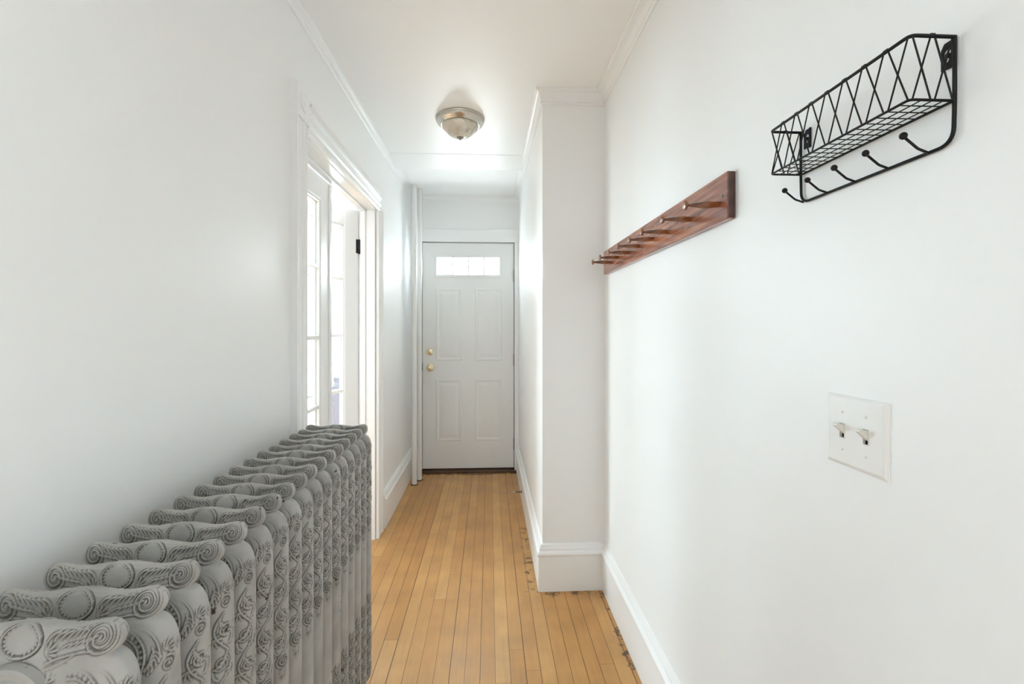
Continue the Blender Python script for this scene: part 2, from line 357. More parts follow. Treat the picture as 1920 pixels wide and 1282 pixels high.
def baseboard(name, start, direction, out, length, label, t=0.020):
    pr = [(0, 0), (t, 0), (t, 0.172), (t + 0.004, 0.176), (t + 0.005, 0.184), (t + 0.001, 0.192), (t - 0.005, 0.198), (t - 0.006, 0.207), (t - 0.010, 0.216), (t - 0.014, 0.226), (0, 0.228)]
    o = MB().prism(pr, (start[0], start[1], 0), out, (0, 0, 1), Vector(direction) * length).build(name, M['trim'])
    return struct(o, label, 'baseboard')
baseboard('baseboard_left_near', (XL, -0.45), (0, 1, 0), (1, 0, 0), 1.645 + 0.45, 'tall white baseboard behind the radiator', 0.022)
baseboard('baseboard_left_far', (XL, 2.97), (0, 1, 0), (1, 0, 0), YB - 2.97, 'tall white baseboard between doorway and pipes', 0.030)
miter('baseboard_right_far', [(XR, YB), (XR, YJ), (XRN, YJ)], base_prof(0.022), 0, M['trim'], 'tall white baseboard around the boxed-out right wall', 'baseboard', side=-1)
baseboard('baseboard_right_near', (XRN, -0.45), (0, 1, 0), (-1, 0, 0), YJ + 0.45, 'tall white baseboard under the coat rack wall', 0.018)

# side room and the room behind the camera, only as far as daylight and openings need
b = MB(); b.box(-4.2, -3.3, 5.2, 5.3, 0, ZC); b.box(-1.1, XL - WT, 5.2, 5.3, 0, ZC); b.box(-3.3, -1.1, 5.2, 5.3, 0, 0.72); b.box(-3.3, -1.1, 5.2, 5.3, 2.40, ZC); b.box(-4.2, XL - WT, -0.45, -0.35, 0, ZC)
struct(b.build('wall_side_room', M['wall']), 'white end walls of the room beyond the french doors', 'wall')
b = MB(); b.box(-4.1, -4.0, -0.45, 2.85, 0, ZC); b.box(-4.1, -4.0, 4.85, 5.3, 0, ZC); b.box(-4.1, -4.0, 2.85, 4.85, 0, 0.62); b.box(-4.1, -4.0, 2.85, 4.85, 2.36, ZC)
struct(b.build('wall_side_room_window', M['wall']), 'white window wall of the room beyond the french doors', 'wall')
b = MB(); b.box(XL - WT, XL, YB, 5.3, 0, ZC)
struct(b.build('wall_side_room_far', M['wall']), 'white wall of the side room past the end of the hallway', 'wall')
b = MB(); b.box(-2.6, XL - WT, -0.55, -0.45, 0, ZC); b.box(XRN + 0.12, 2.6, -0.55, -0.45, 0, ZC); b.box(-2.6, 2.6, -3.3, -3.2, 0, ZC)
for q in (-2.6, 2.5):
    b.box(q, q + 0.1, -3.2, -2.9, 0, ZC); b.box(q, q + 0.1, -0.8, -0.55, 0, ZC); b.box(q, q + 0.1, -2.9, -0.8, 0, 0.62); b.box(q, q + 0.1, -2.9, -0.8, 2.38, ZC)
struct(b.build('wall_rear_room', M['wall']), 'white walls of the room behind the camera', 'wall')
def window(name, a, bb, z0, z1, fixed, along, label):
    root = thing(name, label, 'window', kind='structure')
    f = MB(); g = MB()
    def bx(mb, p0, p1, q0, q1, t):
        if along == 'y': mb.box(fixed - t, fixed + t, p0, p1, q0, q1)
        else: mb.box(p0, p1, fixed - t, fixed + t, q0, q1)
    for p0, p1, q0, q1 in ((a, a + 0.05, z0, z1), (bb - 0.05, bb, z0, z1), (a + 0.05, bb - 0.05, z0, z0 + 0.05), (a + 0.05, bb - 0.05, z1 - 0.05, z1), ((a + bb) / 2 - 0.03, (a + bb) / 2 + 0.03, z0 + 0.05, z1 - 0.05)):
        bx(f, p0, p1, q0, q1, 0.03)
    f.build('window_frame', M['trim'], root)
    bx(g, a + 0.05, bb - 0.05, z0 + 0.05, z1 - 0.05, 0.003); g.build('pane', M['glass'], root)
window('window_1', 2.85, 4.85, 0.62, 2.36, -4.05, 'y', 'wide daylight window of the room beyond the french doors')
window('window_3', -3.3, -1.1, 0.72, 2.40, 5.25, 'x', 'bright end window of the side room seen through the french doors')
window('window_2', -2.9, -0.8, 0.62, 2.38, -2.55, 'y', 'unseen left window added behind the camera to let fill light in')  # both rear room windows are unseen, added to light the side walls
window('window_4', -2.9, -0.8, 0.62, 2.38, 2.55, 'y', 'unseen right window added behind the camera to let fill light in')

# ------------------------------------------------------------------ casing of the french door opening
CW, CT = 0.105, 0.024
cas = [(0, 0), (0, CT), (0.004, CT + 0.002), (0.012, CT), (0.018, 0.016), (0.030, 0.015), (0.034, 0.019), (0.040, 0.021), (0.046, 0.019), (0.050, 0.014), (0.062, 0.014), (0.066, 0.019), (0.072, 0.021), (0.078, 0.018), (0.082, 0.014), (0.094, 0.015), (0.098, 0.020), (CW - 0.002, 0.019), (CW, 0.0)]
CY0 = 1.638
o = MB().prism(cas, (XL, CY0, 0), (0, 1, 0), (1, 0, 0), (0, 0, 2.055)).build('trim_6', M['trim'])
struct(o, 'white fluted casing on the left side of the french doors', 'trim')
o = MB().prism([(CW - a, h) for a, h in cas][::-1], (XL, 2.835, 0), (0, 1, 0), (1, 0, 0), (0, 0, 2.035)).build('trim_7', M['trim'])
struct(o, 'white fluted casing on the far side of the french doors', 'trim')
hp = [(0, 0), (0, 0.016), (0.006, 0.022), (0.012, 0.016), (0.022, 0.014), (0.028, 0.022), (0.036, 0.028), (0.044, 0.020), (0.050, 0.014), (0.062, 0.014), (0.070, 0.024), (0.080, 0.030), (0.086, 0.024), (0.090, 0.018), (0.100, 0.020), (0.108, 0.034), (0.116, 0.036), (0.120, 0.028), (0.122, 0.0)]
o = MB().prism([(a, h) for a, h in hp], (XL, CY0 + CW, 2.022), (0, 0, 1), (1, 0, 0), (0, 2.875 - CY0 - CW, 0)).build('trim_8', M['trim'])
struct(o, 'white ribbed head casing above the french doors', 'trim')
b = MB().box(XL, XL + 0.027, CY0 - 0.004, CY0 + CW + 0.006, 2.055, 2.173)
b.lathe([(0.036, 0), (0.036, 0.005), (0.031, 0.008), (0.026, 0.004), (0.018, 0.003), (0.013, 0.008), (0.006, 0.010), (0.0005, 0.010)], (XL + 0.026, CY0 + CW / 2, 2.118), (1, 0, 0), 40)
struct(b.build('trim_9', M['trim']), 'white corner block with round rosette above left casing', 'trim')
# jambs of the opening with the door stop
b = MB(); b.box(XL - WT, XL, OY0, OY0 + 0.018, 0, OZ); b.box(XL - WT, XL, OY1 - 0.010, OY1 + 0.008, 0, OZ); b.box(XL - WT, XL, OY0, OY1, OZ - 0.012, OZ + 0.006)
b.box(XL - 0.085, XL - 0.055, OY0 + 0.018, OY0 + 0.030, 0, OZ - 0.012); b.box(XL - 0.085, XL - 0.055, OY1 - 0.024, OY1 - 0.010, 0, OZ - 0.012); b.box(XL - 0.085, XL - 0.055, OY0 + 0.018, OY1 - 0.01, OZ - 0.024, OZ - 0.012)
struct(b.build('trim_10', M['trim'], bevel=0.003), 'white door jamb and stop of the french door opening', 'trim')

# ------------------------------------------------------------------ french door leaves
LZ = [0.29, 0.60, 0.93, 1.255, 1.585, 1.90]
def french_leaf(name, label, w_, origin, ang, hinge_sign):
    """local: x along the leaf from the hinge, y thickness, z up"""
    root = thing(name, label, 'door', origin, kind='structure'); root.rotation_euler = (0, 0, ang)
    st = 0.112; t = 0.018; ztop = 2.008
    b = MB(); b.box(0.002, st, -t, t, 0.012, ztop); b.box(w_ - st, w_ - 0.002, -t, t, 0.012, ztop); b.box(st, w_ - st, -t, t, 0.012, 0.27); b.box(st, w_ - st, -t, t, 1.90, ztop)
    # moulded edges around the glass
    for s in (-1, 1):
        y0, y1 = s * 0.004, s * (t - 0.003)
        b.box(st, st + 0.010, y0, y1, 0.27, 1.90); b.box(w_ - st - 0.010, w_ - st, y0, y1, 0.27, 1.90)
        b.box(st + 0.01, w_ - st - 0.01, y0, y1, 0.27, 0.282); b.box(st + 0.01, w_ - st - 0.01, y0, y1, 1.888, 1.90)
    b.build('door_frame', M['trim'], root, bevel=0.0025)
    for z in LZ[1:5]:
        mb = MB(); mb.prism([(-0.011, -0.005), (-0.006, -0.013), (0.006, -0.013), (0.011, -0.005), (0.011, 0.005), (0.006, 0.013), (-0.006, 0.013), (-0.011, 0.005)], (st + 0.002, 0, z), (0, 0, 1), (0, 1, 0), (w_ - 2 * st - 0.004, 0, 0))
        mb.build('glazing_bar', M['trim'], root)
    for i in range(5):
        MB().box(st + 0.004, w_ - st - 0.004, -0.002, 0.002, LZ[i] if i else 0.275, LZ[i + 1]).build('pane', M['glass'], root)
    for z in (0.25, 1.79):
        h = MB(); h.lathe([(0.006, -0.044), (0.0075, -0.042), (0.0075, -0.015), (0.0068, -0.014), (0.0075, -0.013), (0.0075, 0.013), (0.0068, 0.014), (0.0075, 0.015), (0.0075, 0.042), (0.006, 0.044)], (-0.003, hinge_sign * (t + 0.001), z), (0, 0, 1), 16)
        h.box(0.0, 0.022, hinge_sign * (t - 0.001), hinge_sign * (t + 0.002), z - 0.042, z + 0.042)
        h.build('hinge', M['black_hinge'], root)
    return root
LW = 0.532
# left leaf, closed: hinge at the near jamb, local x -> +Y
l1 = french_leaf('door_1', 'closed left leaf of the white five-light french doors', LW, (-0.808, OY0 + 0.020, 0), R(90), 1)
a_ = MB().box(LW - 0.012, LW + 0.018, -0.025, -0.018, 0.012, 2.005).build('astragal', M['trim'], l1, bevel=0.002)
# right leaf, swung into the side room: hinge at the far jamb
l2 = french_leaf('door_2', 'half open right leaf of the white five-light french doors', LW, (-0.812, OY1 - 0.012, 0), R(-90 - 27), 1)
k = MB().lathe([(0.022, 0), (0.022, 0.003), (0.008, 0.006), (0.007, 0.03), (0.02, 0.038), (0.024, 0.05), (0.018, 0.058), (0.001, 0.06)], (LW - 0.05, -0.018, 0.98), (0, -1, 0), 24)
k.build('door_knob', M['black_hinge'], l2)

# ------------------------------------------------------------------ entry door
ed = thing('door_3', 'white entry door with four small top lights and brass locks', 'door', kind='structure')
yd = YB + 0.012          # front face of the door leaf
b = MB()
lx = [-0.474, -0.3375, -0.3245, -0.198, -0.185, -0.0585, -0.0455, 0.089]
lz0, lz1 = 1.772, 1.926
# leaf built as solid pieces around the light opening
b.box(DX0, DX1, yd, yd + 0.04, DZ0, lz0); b.box(DX0, DX1, yd, yd + 0.04, lz1, DZ1); b.box(DX0, lx[0], yd, yd + 0.04, lz0, lz1); b.box(lx[7], DX1, yd, yd + 0.04, lz0, lz1)
b.build('door_leaf', M['door'], ed)
f = MB()
for x0, x1, z0, z1 in ((lx[0] - 0.022, lx[7] + 0.022, lz1, lz1 + 0.022), (lx[0] - 0.022, lx[7] + 0.022, lz0 - 0.022, lz0), (lx[0] - 0.022, lx[0], lz0, lz1), (lx[7], lx[7] + 0.022, lz0, lz1)):
    f.box(x0, x1, yd - 0.006, yd + 0.002, z0, z1)
for i in (1, 3, 5): f.box(lx[i], lx[i + 1], yd - 0.004, yd + 0.02, lz0, lz1)
f.build('light_frame', M['door'], ed, bevel=0.002)
for i in (0, 2, 4, 6): MB().box(lx[i], lx[i + 1], yd + 0.008, yd + 0.012, lz0, lz1).build('pane', M['glass'], ed)
def emboss(x0, x1, z0, z1):
    """pressed panel: groove ring then raised field"""
    m_ = MB(); rings = [(0, 0), (0.014, 0.001), (0.021, 0.0034), (0.027, 0.0034), (0.050, 0.0), (0.056, -0.0004)]
    vs = []
    for d, y in rings:
        for x, z in ((x0 + d, z0 + d), (x1 - d, z0 + d), (x1 - d, z1 - d), (x0 + d, z1 - d)): vs.append((x, yd - 0.0045 + y, z))
    fs = [(r * 4 + k, r * 4 + (k + 1) % 4, (r + 1) * 4 + (k + 1) % 4, (r + 1) * 4 + k) for r in range(len(rings) - 1) for k in range(4)]
    n = (len(rings) - 1) * 4; fs.append((n, n + 1, n + 2, n + 3)); m_.add(vs, fs)
    # outer skirt back to the leaf
    sk = [(x0, yd - 0.0045, z0), (x1, yd - 0.0045, z0), (x1, yd - 0.0045, z1), (x0, yd - 0.0045, z1), (x0 - 0.006, yd + 0.0005, z0 - 0.006), (x1 + 0.006, yd + 0.0005, z0 - 0.006), (x1 + 0.006, yd + 0.0005, z1 + 0.006), (x0 - 0.006, yd + 0.0005, z1 + 0.006)]
    m_.add(sk, [(k, (k + 1) % 4, 4 + (k + 1) % 4, 4 + k) for k in range(4)])
    m_.build('door_panel', M['door'], ed)
for x0, x1 in ((-0.476, -0.256), (-0.126, 0.104)):
    emboss(x0, x1, 1.004, 1.645); emboss(x0, x1, 0.280, 0.826)
k = MB().lathe([(0.033, 0), (0.033, 0.004), (0.028, 0.008), (0.013, 0.011), (0.011, 0.028), (0.020, 0.036), (0.028, 0.046), (0.029, 0.056), (0.024, 0.064), (0.012, 0.068), (0.0005, 0.068)], (-0.534, yd, 0.937), (0, -1, 0), 28)
kn = k.build('door_knob', M['brass'], ed)
MB().lathe([(0.007, 0), (0.007, 0.004), (0.0005, 0.005)], (-0.534, yd - 0.067, 0.937), (0, -1, 0), 14).build('lock_button', M['brass'], kn)
k = MB().lathe([(0.030, 0), (0.030, 0.006), (0.027, 0.012), (0.020, 0.015), (0.0005, 0.016)], (-0.536, yd, 1.076), (0, -1, 0), 28)
kb = k.build('deadbolt', M['brass'], ed)
t_ = MB().box(-0.020, 0.020, -0.010, 0.006, -0.005, 0.005).build('thumb_turn', M['brass'], kb, bevel=0.003)
t_.location = (-0.536, yd - 0.020, 1.076); t_.rotation_euler = (0, R(-28), 0)
for z in (0.245, 1.000, 1.760):
    h = MB().lathe([(0.006, -0.055), (0.0075, -0.052), (0.0075, -0.02), (0.0068, -0.019), (0.0075, -0.018), (0.0075, 0.018), (0.0068, 0.019), (0.0075, 0.02), (0.0075, 0.052), (0.006, 0.055)], (DX1 + 0.004, yd - 0.020, z), (0, 0, 1), 14)
    h.build('hinge', M['steel'], ed)
MB().box(DX0 - 0.0075, DX0 - 0.0005, YB + 0.005, YB + 0.035, 0.91, 0.975).build('strike_plate', M['black_hinge'], ed)
# near-black sheet that paints gap shade round the leaf; casing; threshold
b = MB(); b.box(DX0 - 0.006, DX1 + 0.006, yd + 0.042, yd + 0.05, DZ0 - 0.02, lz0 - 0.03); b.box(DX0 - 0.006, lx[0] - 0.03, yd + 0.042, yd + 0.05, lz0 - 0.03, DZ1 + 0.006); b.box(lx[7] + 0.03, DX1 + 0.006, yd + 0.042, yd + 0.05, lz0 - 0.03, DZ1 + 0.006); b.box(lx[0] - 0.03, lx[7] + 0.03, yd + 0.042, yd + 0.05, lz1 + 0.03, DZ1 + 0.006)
b.build('gap_shade_sheet', M['dark'], ed)
struct(MB().box(DX0 - 0.01, DX1 + 0.03, YB - 0.035, YB + 0.09, 0, 0.014).build('trim_11', M['threshold'], bevel=0.004), 'dark worn wooden threshold under the entry door', 'threshold')
b = MB(); b.box(DX0 - 0.032, DX0 - 0.005, YB - 0.018, YB, 0, DZ1 + 0.006); b.box(DX1 + 0.005, XR, YB - 0.018, YB, 0, DZ1 + 0.006); b.box(DX0 - 0.032, XR, YB - 0.018, YB, DZ1 + 0.006, DZ1 + 0.118)
struct(b.build('trim_12', M['trim'], bevel=0.003), 'plain white flat casing around the entry door', 'trim')
# outside step behind the door lights stays open to the sky

# ------------------------------------------------------------------ heating pipes in the corner
PR = 0.0215
def pipe(x, y, top, label, elbow):
    o = thing('heating_pipe', label, 'pipe', (x, y, 0), 'pair of white riser pipes by the entry door')
    path = [(0, 0, 0.004), (0, 0, top)]
    mb = MB()
    if elbow:
        path = [(0, 0, 0.004), (0, 0, top - 0.03), (0, 0, top), (-0.03, 0, top), (XL - x + 0.0, 0, top)]
        path = [Vector(path[0])] + fillet(path[1:], 0.03, 6)
    mb.tube(path, PR, 24); mb.build('pipe', M['pipe'], o)
    MB().lathe([(0.031, 0.0), (0.030, 0.004), (PR + 0.001, 0.006)], (0, 0, 0), (0, 0, 1), 28).build('floor_gap_ring', M['threshold'], o)  # dark ring painted as the shaded gap round the pipe
    return o
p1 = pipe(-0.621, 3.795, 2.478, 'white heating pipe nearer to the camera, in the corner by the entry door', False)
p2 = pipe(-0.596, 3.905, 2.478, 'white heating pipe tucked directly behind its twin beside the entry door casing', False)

# ------------------------------------------------------------------ ceiling lamp
lamp = thing('ceiling_light', 'flush ceiling lamp with pewter rim and cream swirled glass bowl', 'light', (-0.1655, 2.578, ZC)); lamp.scale = (1.015, 1.015, 0.74)
MB().lathe([(0.128, 0.0), (0.134, 0.003), (0.135, 0.010), (0.131, 0.014), (0.133, 0.017), (0.131, 0.028), (0.125, 0.040), (0.118, 0.047), (0.114, 0.049), (0.113, 0.054), (0.108, 0.058), (0.102, 0.060), (0.099, 0.056)], (0, 0, 0), (0, 0, -1), 64).build('rim', M['nickel'], lamp)
bowlp = [(0.100, 0.050), (0.101, 0.060), (0.100, 0.068), (0.095, 0.078), (0.087, 0.087), (0.081, 0.094), (0.076, 0.103), (0.068, 0.115), (0.056, 0.127), (0.042, 0.136), (0.027, 0.142), (0.012, 0.145), (0.001, 0.146)]
MB().lathe(bowlp, (0, 0, 0), (0, 0, -1), 64).build('glass_bowl', M['bowl'], lamp)
MB().lathe([(0.019, 0.136), (0.020, 0.144), (0.015, 0.149), (0.009, 0.151), (0.010, 0.156), (0.007, 0.161), (0.0005, 0.162)], (0, 0, 0), (0, 0, -1), 24).build('finial', M['finial'], lamp)

# ------------------------------------------------------------------ coat rack with turned pegs
YR0, YR1, RZ0, RZ1 = 1.037, 2.196, 1.558, 1.670
rack = thing('peg_rail', 'reddish brown wooden peg rail with eight turned pegs on right wall', 'coat rack', (XRN, (YR0 + YR1) / 2, RZ0))
def loc_rack(mb): return mb
cy = (YR0 + YR1) / 2
MB().box(-0.019, 0, YR0 - cy + 0.002, YR1 - cy, 0, RZ1 - RZ0).build('backboard', M['cherry'], rack, bevel=0.0025)
MB().box(-0.0175, -0.001, YR0 - cy, YR0 - cy + 0.0025, 0.002, RZ1 - RZ0 - 0.002).build('board_end', M['cherry_end'], rack, bevel=0.001)['label'] = 'dark end grain of the board'
for py in (1.085, 1.232, 1.400, 1.524, 1.663, 1.804, 1.942, 2.077):
    pp = [(0.0068, -0.002), (0.0070, 0.004), (0.0078, 0.012), (0.0086, 0.022), (0.0088, 0.030), (0.0080, 0.042), (0.0064, 0.055), (0.0048, 0.066), (0.0041, 0.071), (0.0044, 0.0755), (0.0085, 0.0775), (0.0118, 0.0788), (0.0124, 0.0808), (0.0118, 0.0830), (0.0080, 0.0848), (0.0005, 0.0855)]
    pk = MB().lathe(pp, (0, 0, 0), (-1, 0, 0.0), 24).build('peg', M['peg'], rack)
    pk.location = (-0.019, py - cy, 1.603 - RZ0 + rnd.uniform(-0.002, 0.002)); pk.rotation_euler = (0, R(-1 + rnd.uniform(-1.5, 1.5)), R(rnd.uniform(-1.5, 1.5)))
for py, pz in ((1.062, 1.617), (1.285, 1.588), (1.60, 1.618), (2.13, 1.62)):
    MB().lathe([(0.0035, 0), (0.0030, 0.0008), (0.0005, 0.0010)], (-0.019, py - cy, pz - RZ0), (-1, 0, 0), 14).build('screw', M['cherry_end'], rack)

# ------------------------------------------------------------------ wire basket shelf with hooks
BY0, BY1, BX = 0.532, 0.809, 0.514
ZT, ZS, ZR = 1.661, 1.583, 1.531
XB = XRN - 0.004
bk = thing('wire_basket_shelf', 'black wire wall basket with lattice sides and five hooks', 'wall basket', (XRN, (BY0 + BY1) / 2, ZR))
by = (BY0 + BY1) / 2
def L3(x, y, z): return (x - XRN, y - by, z - ZR)
fr = MB()
fr.tube(fillet([L3(XB, BY0, ZT), L3(BX, BY0, ZT), L3(BX, BY1, ZT), L3(XB, BY1, ZT)], 0.008), 0.0023, 12)
fr.tube(fillet([L3(XB, BY0, ZT), L3(XB, BY0, ZS + 0.002), L3(XB, BY0 + 0.0015, ZR), L3(XB, BY1 - 0.0015, ZR), L3(XB, BY1, ZS), L3(XB, BY1, ZT)], 0.020, 8), 0.0023, 12)
for y in (BY0, BY1): fr.ball(L3(XB, y, ZT), 0.0024)
fr.build('frame', M['black_iron'], bk)
fl = MB()
fl.tube(fillet([L3(XB, BY0 + 0.001, ZS), L3(BX, BY0 + 0.001, ZS), L3(BX, BY1 - 0.001, ZS), L3(XB, BY1 - 0.001, ZS), L3(XB, BY0 + 0.001, ZS)], 0.006), 0.0017, 10)
NB = 8
dx = (XB - BX) / 4
for i in range(1, 4): fl.tube([L3(BX + dx * i, BY0 + 0.001, ZS - 0.001), L3(BX + dx * i, BY1 - 0.001, ZS - 0.001)], 0.0008, 8)
for i in range(1, 16):
    y = BY0 + (BY1 - BY0) * i / 16; fl.tube([L3(BX - 0.001, y, ZS + 0.0006), L3(XB + 0.0015, y, ZS + 0.0006)], 0.0008, 8)
fl.build('floor_grid', M['black_iron'], bk)
def lattice(nodes):
    mb = MB(); n = len(nodes) - 1; q = 0.12
    for i in range(n):
        (x0, y0), (x1, y1) = nodes[i], nodes[i + 1]
        for a, c in (((x0 + (x1 - x0) * 0.09, y0 + (y1 - y0) * 0.09), (x1 - (x1 - x0) * 0.09, y1 - (y1 - y0) * 0.09)),):
            mb.tube([L3(a[0], a[1], ZT), L3(c[0], c[1], ZS)], 0.00105, 8); mb.tube([L3(c[0], c[1], ZT), L3(a[0], a[1], ZS)], 0.00105, 8)
        mb.tube([L3(x0 + (x1 - x0) * -0.09, y0 + (y1 - y0) * -0.09, ZT + 0.0020), L3(x0 + (x1 - x0) * 0.09, y0 + (y1 - y0) * 0.09, ZT + 0.0020)], 0.0016, 8) if i else None
    return mb
lattice([(BX, BY0 + (BY1 - BY0) * i / NB) for i in range(NB + 1)]).build('lattice_front', M['black_iron'], bk)
lattice([(BX + (XB - BX) * i / 2, BY0) for i in range(3)]).build('lattice_side', M['black_iron'], bk)
lattice([(BX + (XB - BX) * i / 2, BY1) for i in range(3)]).build('lattice_side', M['black_iron'], bk)
for i in range(5):
    y = 0.561 + 0.0590 * i
    h = MB(); h.tube(fillet([L3(XB - 0.001, y + 0.004, ZR), L3(0.552, y, ZR + 0.0035), L3(0.5335, y, 1.549)], 0.003), 0.0017, 10)
    h.ball(L3(0.5325, y, 1.5505), 0.0047); h.build('hook', M['black_iron'], bk)
for y0 in (0.5335, 0.786):
    pl = MB(); x = XRN - 0.0022
    out = [(y0, 1.626), (y0 + 0.0175, 1.628), (y0 + 0.0175, 1.654), (y0 + 0.013, 1.661), (y0, 1.661)]
    kx, kz, kr = y0 + 0.0095, 1.6475, 0.0048
    hole = [(kx + kr * math.cos(R(a)), kz + kr * math.sin(R(a))) for a in range(-60, 241, 20)] + [(kx - 0.0022, 1.6375), (kx, 1.6355), (kx + 0.0022, 1.6375)]
    cx_, cz_ = kx, kz - 0.003
    def radial(poly, ang):
        d = (math.cos(ang), math.sin(ang)); best = None
        for i in range(len(poly)):
            (ax, az), (bx_, bz) = poly[i], poly[(i + 1) % len(poly)]
            ex, ez = bx_ - ax, bz - az; den = d[0] * ez - d[1] * ex
            if abs(den) < 1e-12: continue
            t = ((ax - cx_) * ez - (az - cz_) * ex) / den; u = ((ax - cx_) * d[1] - (az - cz_) * d[0]) / den
            if t > 0 and -1e-6 <= u <= 1 + 1e-6: best = t if best is None else max(best, t)
        return (cx_ + d[0] * best, cz_ + d[1] * best)
    angs = sorted([2 * PI * i / 40 for i in range(40)] + [math.atan2(p[1] - cz_, p[0] - cx_) % (2 * PI) for p in out])
    A = [radial(out, a) for a in angs]; B = [radial(hole, a) for a in angs]; n = len(angs)
    vs = [L3(x, *p) for p in A] + [L3(x, *p) for p in B] + [L3(x + 0.0014, *p) for p in A] + [L3(x + 0.0014, *p) for p in B]
    fs = []
    for i in range(n):
        j = (i + 1) % n
        fs += [(i, j, n + j, n + i), (2 * n + i, 3 * n + i, 3 * n + j, 2 * n + j), (i, 2 * n + i, 2 * n + j, j), (n + i, n + j, 3 * n + j, 3 * n + i)]
    pl.add(vs, fs)
    pl.tube([L3(x - 0.0006, y0 + 0.001, 1.629), L3(x - 0.0006, y0 + 0.001, 1.661)], 0.0014, 8)
    br = pl.build('bracket', M['black_iron'], bk)
    MB().lathe([(0.0030, -0.002), (0.0030, 0.0018), (0.0022, 0.0028), (0.0003, 0.003)], L3(XRN - 0.001, kx, 1.6445), (-1, 0, 0), 14).build('screw', M['black_hinge'], br)

# ------------------------------------------------------------------ light switch plate
SY0, SY1, SZ0, SZ1 = 0.627, 0.743, 1.081, 1.194
sw = thing('light_switch', 'white double toggle light switch plate on near right wall', 'light switch', (XRN, (SY0 + SY1) / 2, (SZ0 + SZ1) / 2))
hy, hz_ = (SY1 - SY0) / 2, (SZ1 - SZ0) / 2
b = MB()
rings = [(0, 0), (0, -0.0025), (0.003, -0.0050), (0.006, -0.0062), (0.0085, -0.0062)]
vs = []
for d, x in rings:
    for y, z in ((-hy + d, -hz_ + d), (hy - d, -hz_ + d), (hy - d, hz_ - d), (-hy + d, hz_ - d)): vs.append((x, y, z))
fs = [(r * 4 + k, r * 4 + (k + 1) % 4, (r + 1) * 4 + (k + 1) % 4, (r + 1) * 4 + k) for r in range(len(rings) - 1) for k in range(4)]
b.add(vs, fs)
# face with two slots, laid as strips
s = 0.023; hw, hh = 0.0052, 0.0120; fx = -0.0062; Y_ = [-hy + 0.0085, -s - hw, -s + hw, s - hw, s + hw, hy - 0.0085]; Z_ = [-hz_ + 0.0085, -hh, hh, hz_ - 0.0085]
for i in range(5):
    for j in range(3):
        if j == 1 and i in (1, 3): 
            y0, y1, z0, z1 = Y_[i], Y_[i + 1], Z_[1], Z_[2]
            q = [(fx, y0, z0), (fx, y1, z0), (fx, y1, z1), (fx, y0, z1), (-0.001, y0, z0), (-0.001, y1, z0), (-0.001, y1, z1), (-0.001, y0, z1)]
            b.add(q, [(k, (k + 1) % 4, 4 + (k + 1) % 4, 4 + k) for k in range(4)])
            continue
        b.add([(fx, Y_[i], Z_[j]), (fx, Y_[i + 1], Z_[j]), (fx, Y_[i + 1], Z_[j + 1]), (fx, Y_[i], Z_[j + 1])], [(0, 1, 2, 3)])
b.build('switch_plate', M['plate'], sw, recalc=False)
for c in (-s, s):
    t = MB(); t.prism([(-0.002, -0.006), (-0.0045, -0.005), (-0.0175, 0.006), (-0.0195, 0.0085), (-0.0190, 0.0108), (-0.0165, 0.0118), (-0.002, 0.0100)], (0, c - 0.0040, 0), (1, 0, 0), (0, 0, 1), (0, 0.0080, 0))
    t.build('toggle', M['toggle'], sw, bevel=0.0006)
    k = MB().box(-0.0022, -0.0008, c - hw, c + hw, -hh, hh); k.build('slot_shadow', M['black_hinge'], sw)  # black plate paints the shade inside the opening
    r_ = MB()
    for y0, y1, z0, z1 in ((c - hw - 0.0007, c - hw + 0.0007, -hh, hh), (c + hw - 0.0007, c + hw + 0.0007, -hh, hh), (c - hw, c + hw, hh - 0.0007, hh + 0.0007), (c - hw, c + hw, -hh - 0.0007, -hh + 0.0007)): r_.box(-0.0069, -0.004, y0, y1, z0, z1)
    r_.build('slot_rim', M['toggle'], sw)
    for z in (-0.0300, 0.0300):
        sc_ = MB().lathe([(0.0025, 0), (0.0023, 0.0006), (0.0012, 0.0008), (0.0003, 0.0008)], (fx, c, z), (-1, 0, 0), 16)
        sc_.box(fx - 0.0011, fx - 0.0007, c - 0.0020, c + 0.0020, z - 0.0004, z + 0.0004)
        sc_.build('screw', M['toggle'], sw)

# ------------------------------------------------------------------ spring door stop and a dark disc standing for the little hole in the wall
ds = thing('door_stop', 'small spring door stop with cream tip on right baseboard', 'door stop', (XR - 0.022, 3.39, 0.072))
MB().lathe([(0.010, 0), (0.010, 0.003), (0.006, 0.007), (0.0005, 0.008)], (0, 0, 0), (-1, 0, 0), 18).build('mount', M['steel'], ds)
path = [(-0.006 - 0.046 * i / 180, (0.0058 - 0.002 * i / 180) * math.cos(i * 0.7), (0.0058 - 0.002 * i / 180) * math.sin(i * 0.7)) for i in range(181)]
MB().tube(path, 0.0010, 6).build('spring', M['steel'], ds)
MB().lathe([(0.0050, 0), (0.0062, 0.003), (0.0062, 0.010), (0.005, 0.013), (0.0005, 0.0135)], (-0.051, 0, 0), (-1, 0, 0), 18).build('rubber_tip', M['rubber'], ds)
pg = MB().lathe([(0.0058, 0), (0.0050, 0.0015), (0.0005, 0.002)], (XR, 3.93, 0.215 + 0.03), (-1, 0, 0), 16).build('wall_hole_disc', M['dark'])
pg['label'] = 'tiny dark disc standing for a hole low on right wall by the lowest door hinge'; pg['category'] = 'wall hole'

